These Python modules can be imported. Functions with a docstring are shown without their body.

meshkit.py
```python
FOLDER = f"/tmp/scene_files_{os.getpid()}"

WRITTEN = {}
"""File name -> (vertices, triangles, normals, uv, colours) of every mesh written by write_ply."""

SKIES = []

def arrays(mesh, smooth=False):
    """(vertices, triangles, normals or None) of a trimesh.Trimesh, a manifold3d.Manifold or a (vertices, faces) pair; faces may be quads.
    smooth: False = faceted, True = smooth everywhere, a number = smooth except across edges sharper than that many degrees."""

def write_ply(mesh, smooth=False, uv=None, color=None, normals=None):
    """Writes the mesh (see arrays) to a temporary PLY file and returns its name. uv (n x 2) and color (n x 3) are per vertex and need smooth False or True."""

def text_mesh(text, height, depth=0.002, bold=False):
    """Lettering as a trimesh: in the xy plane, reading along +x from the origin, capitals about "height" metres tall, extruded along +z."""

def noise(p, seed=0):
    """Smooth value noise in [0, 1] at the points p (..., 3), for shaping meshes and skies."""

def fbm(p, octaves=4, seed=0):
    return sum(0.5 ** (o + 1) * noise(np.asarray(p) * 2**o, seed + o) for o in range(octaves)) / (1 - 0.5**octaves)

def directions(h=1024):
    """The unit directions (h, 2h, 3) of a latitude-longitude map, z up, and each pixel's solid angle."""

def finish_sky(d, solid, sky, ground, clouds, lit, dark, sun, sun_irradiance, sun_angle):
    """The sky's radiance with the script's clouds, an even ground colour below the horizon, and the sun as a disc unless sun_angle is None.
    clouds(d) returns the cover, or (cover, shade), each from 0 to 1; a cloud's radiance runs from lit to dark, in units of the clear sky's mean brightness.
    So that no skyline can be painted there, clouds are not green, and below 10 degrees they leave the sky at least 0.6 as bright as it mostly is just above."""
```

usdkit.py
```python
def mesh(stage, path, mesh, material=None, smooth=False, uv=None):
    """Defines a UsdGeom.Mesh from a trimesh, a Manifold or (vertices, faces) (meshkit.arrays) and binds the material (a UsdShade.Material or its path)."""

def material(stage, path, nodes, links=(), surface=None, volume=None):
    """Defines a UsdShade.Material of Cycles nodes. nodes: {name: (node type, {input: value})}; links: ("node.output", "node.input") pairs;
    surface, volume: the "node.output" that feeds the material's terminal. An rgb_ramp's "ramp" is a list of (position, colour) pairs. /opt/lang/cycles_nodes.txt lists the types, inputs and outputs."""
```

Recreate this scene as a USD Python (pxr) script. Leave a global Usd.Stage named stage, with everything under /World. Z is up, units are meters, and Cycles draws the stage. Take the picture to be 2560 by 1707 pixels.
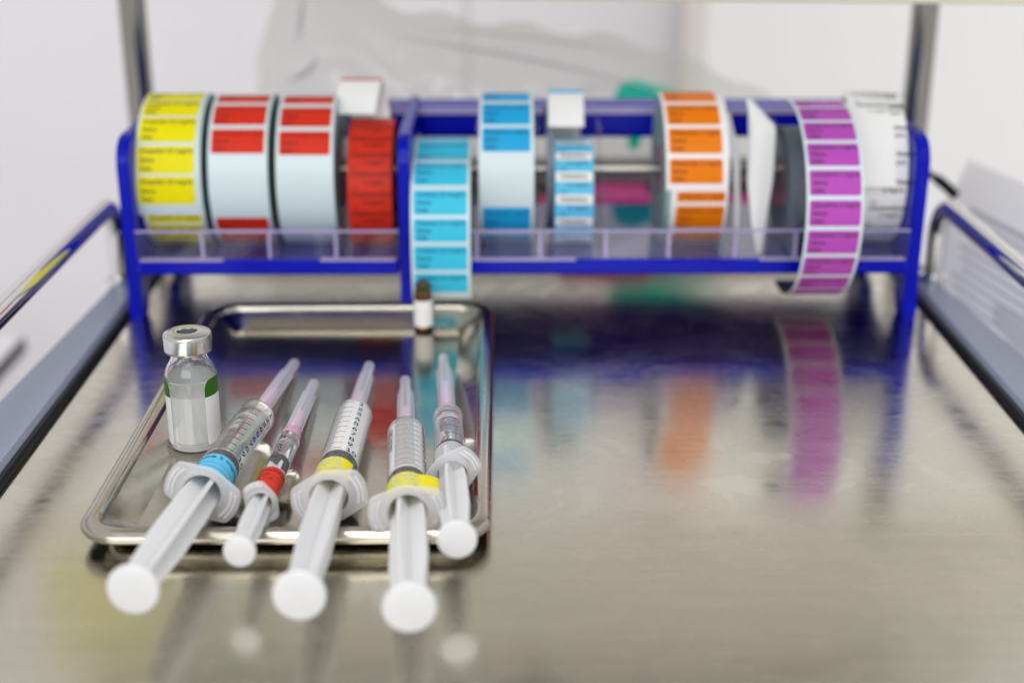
import math, random
import numpy as np, trimesh, usdkit, meshkit
from shapely.geometry import Polygon
from pxr import Usd, UsdGeom, UsdLux, UsdShade, Gf, Sdf

random.seed(7)
RNG = np.random.default_rng(7)
stage = Usd.Stage.CreateInMemory()
UsdGeom.SetStageUpAxis(stage, 'Z')
UsdGeom.SetStageMetersPerUnit(stage, 1.0)
UsdGeom.Xform.Define(stage, '/World')

# ------------------------------------------------------------------ camera
CAM_H, PITCH, YAW = 0.260, math.radians(20.3), math.radians(0.4)
cam = UsdGeom.Camera.Define(stage, '/World/camera')
r_ = np.array([math.cos(YAW), -math.sin(YAW), 0.0])
f_ = np.array([math.sin(YAW) * math.cos(PITCH), math.cos(YAW) * math.cos(PITCH), -math.sin(PITCH)])
u_ = np.cross(r_, f_)
cam.AddTransformOp().Set(Gf.Matrix4d(*r_, 0, *u_, 0, *(-f_), 0, 0, 0, CAM_H, 1))
cam.CreateHorizontalApertureAttr(36.0)
cam.CreateFocalLengthAttr(50.0)
cam.CreateFStopAttr(4.2)
cam.CreateFocusDistanceAttr(0.595)
cam.CreateClippingRangeAttr((0.02, 50.0))
cam.CreateExposureAttr(0.68)

# ------------------------------------------------------------------ light
def mat(name, nodes, links=(), surface=None):
    return usdkit.material(stage, '/World/Looks/' + name, nodes, links, surface)

dome = UsdLux.DomeLight.Define(stage, '/World/room_light')
dm = mat('room_ambient', {'b': ('background_shader', {'color': (0.97, 0.955, 0.95), 'strength': 0.45})}, (), 'b.background')
UsdShade.MaterialBindingAPI.Apply(dome.GetPrim()).Bind(dm)
dome.GetPrim().SetCustomDataByKey('kind', 'structure')

def rect_light(name, loc, rot, w, h, intensity, color=(1, 1, 1)):
    l = UsdLux.RectLight.Define(stage, '/World/' + name)
    l.AddTranslateOp().Set(Gf.Vec3d(*loc))
    l.AddRotateXYZOp().Set(Gf.Vec3f(*rot))
    l.CreateWidthAttr(w); l.CreateHeightAttr(h)
    l.CreateIntensityAttr(intensity)
    l.CreateColorAttr(Gf.Vec3f(*color))
    l.GetPrim().SetCustomDataByKey('kind', 'structure')
# recessed ceiling fittings, each of four diffuser panes, above the trolley and behind the photographer
k = 0
for cx, cy, power, step, size in ((-0.10, 0.30, 4.6, 0.16, 0.27), (0.1, -0.9, 1.6, 0.33, 0.58)):
    for ix in (-1, 1):
        for iy in (-1, 1):
            k += 1
            rect_light(f'ceiling_lamp_{k:03d}', (cx + ix * step, cy + iy * step, 1.75), (0, 0, 0), size, size, power, (1.0, 0.985, 0.96))
rect_light('window_light', (-0.5, -1.9, 1.15), (78, 0, -12), 2.2, 1.3, 1.8, (0.97, 0.985, 1.0))

# ------------------------------------------------------------------ helpers
HAS_TRANSLUCENT = True
used = {}
def numbered(path):
    n = used.get(path, -1) + 1
    used[path] = n
    return path if n == 0 else f'{path}_{n:03d}'

class T:
    def __init__(self, path, base): self.path, self.base = path, np.asarray(base, float)

def tag(prim, label=None, cat=None, group=None, kind=None):
    for k_, v_ in (('label', label), ('category', cat), ('group', group), ('kind', kind)):
        if v_: prim.SetCustomDataByKey(k_, v_)

def thing(name, label, cat, base=(0, 0, 0), group=None):
    p = numbered('/World/' + name)
    x = UsdGeom.Xform.Define(stage, p)
    x.AddTranslateOp().Set(Gf.Vec3d(*[float(b) for b in base]))
    tag(x.GetPrim(), label, cat, group)
    return T(p, base)

def arr(m):
    if isinstance(m, tuple):
        v, f = np.asarray(m[0], float), np.asarray(m[1], int)
        if f.shape[1] == 4: f = np.vstack([f[:, [0, 1, 2]], f[:, [0, 2, 3]]])
        return trimesh.Trimesh(v, f, process=False)
    return m.copy()

def part(parent, name, mesh, material, smooth=30, label=None, kind=None):
    p = numbered(parent.path + '/' + name)
    m = arr(mesh)
    m.vertices = np.asarray(m.vertices) - parent.base
    pr = usdkit.mesh(stage, p, m, material, smooth=smooth).GetPrim()
    tag(pr, label, None, None, kind)
    return T(p, parent.base)

def single(name, mesh, material, label, cat, smooth=30, group=None):
    p = numbered('/World/' + name)
    tag(usdkit.mesh(stage, p, arr(mesh), material, smooth=smooth).GetPrim(), label, cat, group)

def setting(name, mesh, material, smooth=30):
    p = numbered('/World/' + name)
    pr = usdkit.mesh(stage, p, arr(mesh), material, smooth=smooth).GetPrim()
    tag(pr, kind='structure')
    return T(p, (0, 0, 0))

def join(*ms):
    return trimesh.util.concatenate([arr(m) for m in ms])

def box(x0, x1, y0, y1, z0, z1, bev=0.0):
    if bev <= 0:
        b = trimesh.creation.box([x1 - x0, y1 - y0, z1 - z0])
        b.apply_translation([(x0 + x1) / 2, (y0 + y1) / 2, (z0 + z1) / 2]); return b
    pts = []
    for sx, X in ((1, x0), (-1, x1)):
        for sy, Y in ((1, y0), (-1, y1)):
            for sz, Z in ((1, z0), (-1, z1)):
                pts += [(X + sx * bev, Y + sy * bev, Z), (X + sx * bev, Y, Z + sz * bev), (X, Y + sy * bev, Z + sz * bev)]
    return trimesh.Trimesh(np.array(pts)).convex_hull

def grid(P):
    """P: (n, m, 3) points as a sheet."""
    n, m = P.shape[:2]
    i, j = np.meshgrid(np.arange(n - 1), np.arange(m - 1), indexing='ij')
    a = (i * m + j).ravel()
    return (P.reshape(-1, 3), np.stack([a, a + 1, a + m + 1, a + m], 1))

def slab(P, N, t):
    """closed sheet of thickness t; P (n,m,3), N normals or one vector"""
    n, m = P.shape[:2]
    Q = P - np.asarray(N) * t
    v = np.vstack([P.reshape(-1, 3), Q.reshape(-1, 3)])
    f1 = grid(P)[1]; k = n * m
    f = [f1, f1[:, ::-1] + k]
    def edge(idx):
        idx = np.asarray(idx)
        return np.stack([idx[1:], idx[:-1], idx[:-1] + k, idx[1:] + k], 1)
    I = np.arange(k).reshape(n, m)
    f += [edge(I[0, :]), edge(I[-1, ::-1]), edge(I[::-1, 0]), edge(I[:, -1])]
    mm = arr((v, np.vstack(f)))
    return mm

def tube(path, r, sides=16, cap=True):
    p = np.asarray(path, float)
    t = np.gradient(p, axis=0); t /= np.linalg.norm(t, axis=1, keepdims=True)
    a = np.cross(t[0], [0, 0, 1.0] if abs(t[0][2]) < .9 else [1.0, 0, 0]); a /= np.linalg.norm(a)
    rings = []
    rr = np.broadcast_to(r, (len(p),))
    for i in range(len(p)):
        a = a - t[i] * (a @ t[i]); a /= np.linalg.norm(a)
        b = np.cross(t[i], a)
        g = np.arange(sides) * 2 * np.pi / sides
        rings.append(p[i] + rr[i] * (np.cos(g)[:, None] * a + np.sin(g)[:, None] * b))
    V = np.vstack(rings); n = len(p); F = []
    for i in range(n - 1):
        for j in range(sides):
            j2 = (j + 1) % sides
            F.append((i * sides + j, i * sides + j2, (i + 1) * sides + j2, (i + 1) * sides + j))
    F = np.array(F); F = np.vstack([F[:, [0, 1, 2]], F[:, [0, 2, 3]]])
    if cap:
        V = np.vstack([V, p[0], p[-1]]); c0, c1 = len(V) - 2, len(V) - 1
        e = [(c0, (j + 1) % sides, j) for j in range(sides)] + [(c1, (n - 1) * sides + j, (n - 1) * sides + (j + 1) % sides) for j in range(sides)]
        F = np.vstack([F, e])
    return trimesh.Trimesh(V, F, process=False)

class Frame:
    """axis frame: point = o + t*d + x*right + y*up"""
    def __init__(self, o, d, up=(0, 0, 1)):
        self.o = np.asarray(o, float); self.d = np.asarray(d, float) / np.linalg.norm(d)
        up = np.asarray(up, float); up = up - self.d * (up @ self.d); self.u = up / np.linalg.norm(up)
        self.r = np.cross(self.u, self.d)
    def __call__(self, x, y, t):
        x, y, t = [np.asarray(q, float)[..., None] for q in (x, y, t)]
        return self.o + t * self.d + x * self.r + y * self.u

def lathe(F, prof, n=48):
    """prof: (t, r) list, r=0 at ends closes it."""
    prof = np.asarray(prof, float)
    g = np.arange(n) * 2 * np.pi / n
    P = F(prof[:, 1][:, None] * np.cos(g), prof[:, 1][:, None] * np.sin(g), np.broadcast_to(prof[:, 0][:, None], (len(prof), n)))
    V = P.reshape(-1, 3); m = len(prof)
    i, j = np.meshgrid(np.arange(m - 1), np.arange(n), indexing='ij'); j2 = (j + 1) % n
    Q = np.stack([i * n + j, i * n + j2, (i + 1) * n + j2, (i + 1) * n + j], -1).reshape(-1, 4)
    mm = trimesh.Trimesh(V, np.vstack([Q[:, [0, 1, 2]], Q[:, [0, 2, 3]]]), process=False)
    mm.merge_vertices()
    mm.update_faces(mm.nondegenerate_faces())
    mm.fix_normals()
    return mm

def rounded(pts, rad, n=5):
    """round the corners of a (t, r) polyline"""
    pts = [np.asarray(p, float) for p in pts]; out = [pts[0]]
    for a, b, c in zip(pts, pts[1:], pts[2:]):
        la, lc = np.linalg.norm(a - b), np.linalg.norm(c - b)
        q = min(rad, la * .45, lc * .45)
        p0, p1 = b + (a - b) / la * q, b + (c - b) / lc * q
        for s in np.linspace(0, 1, n): out.append((1 - s) ** 2 * p0 + 2 * s * (1 - s) * b + s * s * p1)
    return out + [pts[-1]]

_tc = {}
def text2d(s, h, bold=False):
    key = (s, h, bold)
    if key not in _tc:
        m = meshkit.text_mesh(s, h, 0.0002, bold)
        keep = m.face_normals[:, 2] > 0.9
        m.update_faces(keep); m.remove_unreferenced_vertices()
        _tc[key] = (np.array(m.vertices)[:, :2], np.array(m.faces))
    return _tc[key]

def lines2d(lines):
    """[(text, height, x, y, bold)] -> one flat mesh in 2d"""
    vs, fs, n = [], [], 0
    for s, h, x, y, b in lines:
        v, f = text2d(s, h, b)
        vs.append(v + [x, y]); fs.append(f + n); n += len(v)
    return np.vstack(vs), np.vstack(fs)

# ------------------------------------------------------------------ materials
def plain(name, c, rough=.5, **kw):
    return mat(name, {'p': ('principled_bsdf', {'base_color': c, 'roughness': rough, **kw})}, (), 'p.BSDF')

def mottled(name, c, rough=.5, amt=.12, scale=60., bump=0.0, **kw):
    lo = tuple(x * (1 - amt) for x in c); hi = tuple(min(1, x * (1 + amt)) for x in c)
    nodes = {'g': ('geometry', {}), 'n': ('noise_texture', {'scale': scale, 'detail': 5.0, 'roughness': .6}),
             'r': ('rgb_ramp', {'ramp': [(.3, lo), (.7, hi)]}), 'p': ('principled_bsdf', {'roughness': rough, **kw})}
    links = [('g.position', 'n.vector'), ('n.fac', 'r.fac'), ('r.color', 'p.base_color')]
    if bump:
        nodes['b'] = ('bump', {'strength': bump, 'distance': .0006}); links += [('n.fac', 'b.height'), ('b.normal', 'p.normal')]
    return mat(name, nodes, links, 'p.BSDF')

def steel(name, c, r0, r1, streak=(14., 420., 30.), bump=.05, smudge=9., dist=.00025, fac=.42, scuff=.012):
    nodes = {
        'g': ('geometry', {}),
        'm': ('mapping', {'scale': streak}), 'n': ('noise_texture', {'scale': 1.0, 'detail': 6.0, 'roughness': .65, 'distortion': .4}),
        's': ('noise_texture', {'scale': smudge, 'detail': 6.0, 'roughness': .62, 'distortion': .9}),
        'mf': ('mix_float', {'fac': fac}), 's2': ('noise_texture', {'scale': smudge * 9, 'detail': 8.0, 'roughness': .7, 'distortion': 1.4}), 'mg': ('mix_float', {'fac': .38}),
        'rr': ('map_range', {'from_min': .36, 'from_max': .64, 'to_min': r0, 'to_max': r1, 'clamp': True}),
        'cr': ('rgb_ramp', {'ramp': [(.36, tuple(x * .86 for x in c)), (.64, tuple(min(1, x * 1.06) for x in c))]}),
        'b': ('bump', {'strength': bump, 'distance': dist}),
        's3': ('noise_texture', {'type': 'ridged_multifractal', 'scale': smudge * 1.6, 'detail': 3.0, 'roughness': .5, 'offset': 1.0, 'gain': 2.0, 'distortion': 2.2}),
        'sr': ('map_range', {'from_min': .85, 'from_max': 1.1, 'to_min': 0.0, 'to_max': scuff, 'clamp': True}), 'ra': ('math', {'math_type': 'add'}),
        'p': ('principled_bsdf', {'metallic': 1.0})}
    links = [('g.position', 'm.vector'), ('m.vector', 'n.vector'), ('g.position', 's.vector'),
             ('g.position', 's2.vector'), ('s.fac', 'mg.a'), ('s2.fac', 'mg.b'), ('mg.result', 'mf.a'), ('n.fac', 'mf.b'), ('mf.result', 'rr.value'), ('g.position', 's3.vector'), ('s3.fac', 'sr.value'), ('rr.result', 'ra.value1'), ('sr.result', 'ra.value2'), ('ra.value', 'p.roughness'),
             ('mf.result', 'cr.fac'), ('cr.color', 'p.base_color'), ('n.fac', 'b.height'), ('b.normal', 'p.normal')]
    return mat(name, nodes, links, 'p.BSDF')

M = {}
M['table'] = steel('table_steel', (.68, .645, .55), .10, .22, streak=(9., 240., 20.), bump=.035, fac=.26, scuff=.035)
M['floor'] = steel('tray_floor_steel', (.50, .465, .39), .08, .19, streak=(60., 200., 60.), bump=.04, smudge=30., fac=.3)
M['tray'] = steel('tray_steel', (.53, .50, .43), .10, .22, streak=(60., 300., 60.), bump=.05, smudge=40.)
M['chrome'] = plain('chrome', (.72, .71, .69), .06, metallic=1.0)
M['rod'] = plain('rod_steel', (.42, .40, .37), .30, metallic=1.0)
M['post'] = plain('post_steel', (.34, .325, .30), .07, metallic=1.0)
M['alu'] = mottled('aluminium', (.66, .66, .66), .20, .05, 300., metallic=1.0)
M['rubber'] = plain('black_rubber', (.008, .009, .011), .5, specular_ior_level=.2)
M['stopper'] = plain('grey_stopper', (.055, .06, .075), .6)
M['border'] = mottled('grey_blue_plastic', (.25, .285, .39), .38, .05, 400., .05)
M['blue'] = mottled('blue_plastic', (.001, .006, .44), .27, .10, 55., .06, specular_ior_level=.18)
M['blueplate'] = plain('glossy_blue_plastic', (.001, .005, .22), .05, ior=1.8)
M['white'] = plain('white_plastic', (.77, .78, .81), .30, subsurface_weight=.3, subsurface_scale=.0014, subsurface_radius=(1, 1, 1))
M['paper'] = mottled('label_paper', (.90, .91, .92), .55, .03, 900.)
M['liner'] = plain('liner_paper', (.66, .80, .84), .34)
M['linerside'] = mottled('roll_side', (.26, .42, .42), .6, .25, 700.)
M['greyside'] = mottled('roll_side_grey', (.13, .16, .20), .6, .25, 700.)
M['tapeback'] = plain('tape_back', (.20, .25, .32), .5)
M['cardboard'] = mottled('cardboard_core', (.35, .14, .17), .8, .15, 200.)
M['ink'] = plain('black_ink', (.02, .018, .02), .6)
M['milk'] = plain('milky_liquid', (.96, .955, .94), .25, subsurface_weight=.3, subsurface_scale=.003, subsurface_radius=(1, 1, .9))
M['water'] = plain('clear_liquid', (1, 1, 1), .0, ior=1.333, transmission_weight=1.0)
pass
M['amber'] = plain('amber_glass', (.40, .19, .02), .03, ior=1.49, transmission_weight=1.0)
M['needle'] = plain('needle_steel', (.10, .13, .20), .25, metallic=1.0)
M['green'] = plain('vial_green', (.026, .135, .001), .4, specular_ior_level=.25)

def colourlabel(name, c, rough=.42):
    return mottled(name, c, rough, .05, 600., specular_ior_level=.16)
M['yellow'] = colourlabel('yellow_label', (.87, .78, .0))
M['red'] = colourlabel('red_label', (.70, .035, .014))
M['cyan'] = colourlabel('cyan_label', (.05, .58, .84))
M['lblue'] = colourlabel('blue_label', (.015, .40, .78))
M['sblue'] = colourlabel('sky_label', (.12, .58, .88))
M['orange'] = colourlabel('orange_label', (.86, .22, .002))
M['purple'] = colourlabel('purple_label', (.48, .08, .50))

def sheer(name, tint, base, rough, lo, hi, blend=.35, gloss=(1, 1, 1), g0=.045, g1=.8):
    """thin see-through plastic: part transparent, part milky, glossy by the angle"""
    return mat(name, {
        'lw': ('layer_weight', {'blend': blend}),
        'f': ('map_range', {'from_min': 0., 'from_max': 1., 'to_min': lo, 'to_max': hi, 'clamp': True}),
        't': ('transparent_bsdf', {'color': tint}),
        'p': ('principled_bsdf', {'base_color': base, 'roughness': .6, 'specular_ior_level': 0.}),
        'm': ('mix_closure', {}), 'l2': ('layer_weight', {'blend': .5}), 'pw': ('math', {'math_type': 'power', 'value2': 5.0}), 'fr': ('map_range', {'from_min': 0., 'from_max': 1., 'to_min': g0, 'to_max': g1, 'clamp': True}), 'gl': ('glossy_bsdf', {'color': gloss, 'roughness': rough}), 'o': ('mix_closure', {})},
        [('lw.facing', 'f.value'), ('f.result', 'm.fac'), ('t.BSDF', 'm.closure1'), ('p.BSDF', 'm.closure2'),
         ('l2.facing', 'pw.value1'), ('pw.value', 'fr.value'), ('fr.result', 'o.fac'), ('m.closure', 'o.closure1'), ('gl.BSDF', 'o.closure2')], 'o.closure')

M['sheath'] = sheer('needle_cap_plastic', (1, 1, 1), (.84, .83, .93), .15, .08, .60, .4)
M['hub'] = sheer('pink_hub_plastic', (1, 1, 1), (.88, .46, .68), .3, .50, .90, .4)
M['frost'] = sheer('frosted_plastic', (1, 1, 1), (.87, .87, .90), .28, .17, .72, .45)
M['barrel'] = sheer('barrel_plastic', (1, 1, 1), (.92, .92, .94), .06, .010, .30, .15, g0=.02, g1=.4)
M['glass'] = mat('vial_glass', {'t': ('transparent_bsdf', {'color': (.97, .98, .98)}), 'gl': ('principled_bsdf', {'base_color': (1, 1, 1), 'roughness': .0, 'ior': 1.49, 'transmission_weight': 1.0}), 'm': ('mix_closure', {'fac': .92})},
    [('t.BSDF', 'm.closure1'), ('gl.BSDF', 'm.closure2')], 'm.closure')
M['basegl'] = sheer('vial_base_glass', (1, 1, 1), (.92, .92, .93), .05, .35, .85, .3)
M['thinglass'] = sheer('vial_wall_glass', (.98, .99, .99), (.85, .87, .87), .0, .03, .60, .16)
M['vwater'] = sheer('vial_liquid', (.985, .99, .985), (.98, .98, .98), .0, .40, .66, .12)
M['vlabel'] = mat('vial_label_paper', {'p': ('principled_bsdf', {'base_color': (.95, .95, .96), 'roughness': .5}), 't': ('translucent_bsdf', {'color': (.98, .98, .98)}), 'm': ('mix_closure', {'fac': .30})} , [('p.BSDF', 'm.closure1'), ('t.BSDF', 'm.closure2')], 'm.closure') if HAS_TRANSLUCENT else plain('vial_label_paper', (.85, .86, .88), .5)
M['barrelw'] = sheer('barrel_end_plastic', (1, 1, 1), (.90, .88, .92), .15, .22, .80, .35)
M['acrylic'] = sheer('acrylic', (1, 1, 1), (.50, .48, .66), .06, .015, .22, .25, g0=.014, g1=.3)
M['acredge'] = plain('acrylic_edge', (.42, .37, .66), .15)
M['bag'] = sheer('clear_bag_plastic', (1, 1, 1), (.80, .80, .70), .10, .17, .55, .35, g0=.03, g1=.5)
M['sleeve'] = sheer('document_sleeve', (1, 1, 1), (.86, .86, .93), .15, .40, .85, .4)
M['wall'] = mottled('painted_wall', (.80, .78, .81), .7, .015, 3.)
M['cabinet'] = mottled('white_panel', (.93, .925, .915), .5, .01, 3.)
M['cream'] = plain('cream_edge', (.80, .77, .62), .5)
M['apron'] = mottled('shelf_paint', (.68, .66, .60), .5, .04, 4.)
M['ycard'] = mottled('added_yellow_card', (.70, .67, .36), .5, .12, 25.)
M['gcard'] = plain('added_green_card', (.50, .56, .46), .5)
M['beige'] = plain('beige_edge', (.78, .73, .69), .6)
M['darkbar'] = plain('dark_trim', (.05, .055, .07), .5)
M['knob'] = plain('grey_corner_plastic', (.20, .23, .28), .5)
M['sheet'] = mottled('printed_sheet_paper', (.96, .96, .98), .6, .02, 200.)
M['print'] = plain('grey_print', (.52, .52, .59), .7)
M['pinkc'] = mottled('pink_wrap', (.72, .035, .29), .45, .25, 60., .4)
M['greenc'] = plain('green_plastic', (.0, .70, .50), .3)
M['drape'] = mottled('added_drape_cloth', (.33, .345, .305), .8, .12, 90., .3)
M['teal'] = plain('pale_teal_paper', (.50, .74, .80), .5)
M['blueink'] = plain('blue_grey_ink', (.40, .55, .85), .6)
M['navyink'] = plain('navy_ink', (.005, .06, .20), .6)
M['darkred'] = plain('dark_red_ink', (.16, .004, .004), .6)

# ------------------------------------------------------------------ setting: walls
wall = setting('wall', box(-1.6, .60, 1.70, 1.74, -1.2, .72), M['wall'], False)
for x0, x1 in ((-1.6, -.042), (-.040, .60)):
    part(wall, 'wall_panel', box(x0, x1, 1.692, 1.699, -1.2, .715, .002), M['wall'], False)
cab = thing('white_cabinet', 'white cabinet front with a thin beige edge behind the right chrome post', 'cabinet', (.6, 1.6, -1.2))
part(cab, 'door', box(.224, 1.7, 1.598, 1.66, -1.2, .60, .003), M['cabinet'], False)
part(cab, 'edge_strip', box(.206, .2235, 1.597, 1.66, -1.2, .60, .002), M['beige'], False)
bar = thing('side_counter', 'pale counter with a dark edge trim low at the far left', 'counter', (-.7, .7, -.9))
part(bar, 'counter_top', box(-1.4, -.4040, .20, 1.128, -.170, -.1505, .001), M['wall'], False)
part(bar, 'edge_trim', box(-.4038, -.4022, .20, 1.1275, -.1640, -.1520, .0004), M['darkbar'], False)
part(bar, 'cupboard', box(-1.4, -.430, .20, 1.10, -1.2, -.1702), M['wall'], False)

# ------------------------------------------------------------------ trolley
XL, XR = -.2055, .2350
tr = thing('medicine_trolley', 'stainless steel trolley top with grey-blue plastic borders and chrome side rails', 'trolley', (0, .6, 0))
part(tr, 'steel_top', box(XL, XR, .15, .955, -.012, 0.0), M['table'], False)
part(tr, 'gasket', box(XL - .0045, XL - .0002, .15, .955, -.012, .0035, .0012), M['rubber'])
part(tr, 'gasket', box(XR + .0002, XR + .0048, .15, .955, -.012, .0035, .0012), M['rubber'])
def border(xa, outs, s):
    ys = np.array([o[0] for o in outs]); xo = np.array([o[1] for o in outs])
    P = []
    for y, x in zip(ys, xo):
        w = x - xa
        P.append([(xa, y, -.012), (xa, y, .002), (xa + s * .002, y, .004), (x - s * .004, y, .004), (x - s * .001, y, .0025), (x, y, -.002), (x, y, -.03)])
    return grid(np.array(P))
part(tr, 'border', border(XL - .0047, [(.15, -.252), (.40, -.247), (.62, -.2365), (.77, -.2295), (.96, -.2275)], -1), M['border'], 40)
part(tr, 'border', border(XR + .0050, [(.15, .283), (.40, .277), (.67, .2655), (.77, .258), (.96, .2555)], 1), M['border'], 40)
part(tr, 'rear_border', box(XL - .004, XR + .004, .956, .985, -.03, .005, .002), M['border'], False)
def rail(x, z, y1):
    p = [(x, .15, z)] + [(x, y, z) for y in np.linspace(.2, y1 - .02, 12)]
    for a in np.linspace(0, 90, 9)[1:]:
        q = math.radians(a); p.append((x, y1 - .02 + .02 * math.sin(q), z - .02 + .02 * math.cos(q)))
    p += [(x, y1, z - .03), (x, y1, .004)]
    return tube(p, .0056, 20)
part(tr, 'side_rail', rail(-.2235, .0525, .795), M['chrome'], 50)
part(tr, 'side_rail', rail(.2530, .0515, .795), M['chrome'], 50)
for x in (-.2235, .2530):
    part(tr, 'rail_foot', lathe(Frame((x, .795, .0042), (0, 0, 1), (0, 1, 0)), [(0, 0), (0, .0085), (.0025, .0085), (.0035, .0072), (.0035, .0057)], 24), M['chrome'])
for x in (-.238, .274):
    part(tr, 'post', tube([(x, .935, -.03), (x, .935, .2), (x, .935, .48)], .0088, 28), M['post'], 50)
part(tr, 'corner_cap', tube([(-.2400, .872, -.05), (-.2400, .872, -.018), (-.2400, .872, -.010), (-.2400, .872, -.006)], [.0085, .0085, .007, .003], 20), M['knob'])
# upper shelf: its front apron just dips into the picture at the top right and is mirrored in the trolley top
sh = thing('upper_shelf', 'pale cream lower edge of the upper shelf crossing the top right corner', 'shelf', (.01, .81, .163))
def tilted(m):
    c, s_ = math.cos(math.radians(.6)), math.sin(math.radians(.6))
    v = np.array(m.vertices); v0 = v - [.114, .8, .1635]
    m.vertices = np.stack([v0[:, 0] * c + v0[:, 2] * s_ + .114, v[:, 1], -v0[:, 0] * s_ + v0[:, 2] * c + .1638], 1)
    return m
part(sh, 'apron_edge', tilted(box(-.30, .345, .7990, .8105, .1630, .1690, .0015)), M['cream'], False)
part(sh, 'apron', tilted(box(-.298, .343, .8010, .8080, .1692, .2600, .001)), M['apron'], False)
part(sh, 'deck', box(-.285, .295, .620, 1.02, .3300, .3420, .002), M['apron'], False)
for x in (-.26, .02, .30):
    part(sh, 'bracket', box(x - .006, x + .006, .8085, .8125, .2200, .3298, .0008), M['post'], False)
part(sh, 'added_card', tilted(box(-.292, -.215, .7980, .8005, .1720, .2560, .0005)), M['ycard'], False, 'pale yellow card added out of view on the shelf apron for its reflection')  # unseen cards, added to tint the reflection in the steel top
part(sh, 'added_card', tilted(box(-.210, -.150, .7980, .8005, .1900, .2560, .0005)), M['gcard'], False, 'pale green card added out of view on the shelf apron for its reflection')

# ------------------------------------------------------------------ label dispenser
disp = thing('label_dispenser', 'bright blue plastic label dispenser with clear acrylic dividers across the back of the trolley', 'label dispenser', (.012, .79, 0))
YF, YB, ZT = .735, .864, .1005
def endpanel(x0, x1, name='end_panel'):
    o = [(YF + .001, 0), (YF + .016, 0), (YF + .020, .006)]
    for a in np.linspace(180, 0, 13): o.append((YF + .058 + .036 * math.cos(math.radians(a)), .010 + .017 * math.sin(math.radians(a))))
    o += [(YB - .020, .006), (YB - .016, 0), (YB - .002, 0), (YB, .003), (YB, ZT - .004), (YB - .004, ZT)]
    for a in np.linspace(90, 180, 9): o.append((YF + .019 + .016 * math.cos(math.radians(a)), ZT - .016 + .016 * math.sin(math.radians(a))))
    o += [(YF + .0035, .03)]
    pg = Polygon(o)
    out = []
    w = x1 - x0; b = .0009
    inner = pg.buffer(-b)
    m = trimesh.creation.extrude_polygon(pg, w - 2 * b, engine='earcut')
    V = np.array(m.vertices); V = np.stack([x0 + b + V[:, 2], V[:, 0], V[:, 1]], 1)
    m1 = trimesh.Trimesh(V, m.faces[:, ::-1], process=False)
    m = trimesh.creation.extrude_polygon(inner, w, engine='earcut')
    V = np.array(m.vertices); V = np.stack([x0 + V[:, 2], V[:, 0], V[:, 1]], 1)
    return join(m1, trimesh.Trimesh(V, m.faces[:, ::-1], process=False))
ep = part(disp, 'end_panel', endpanel(-.2042, -.1972), M['blue'], 30)
part(disp, 'end_panel', endpanel(.2195, .2272), M['blue'], 30)
part(disp, 'centre_panel', endpanel(-.0556, -.0494), M['blue'], 30)
SPANS = ((-.1970, -.0558), (-.0492, .2193))
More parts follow.
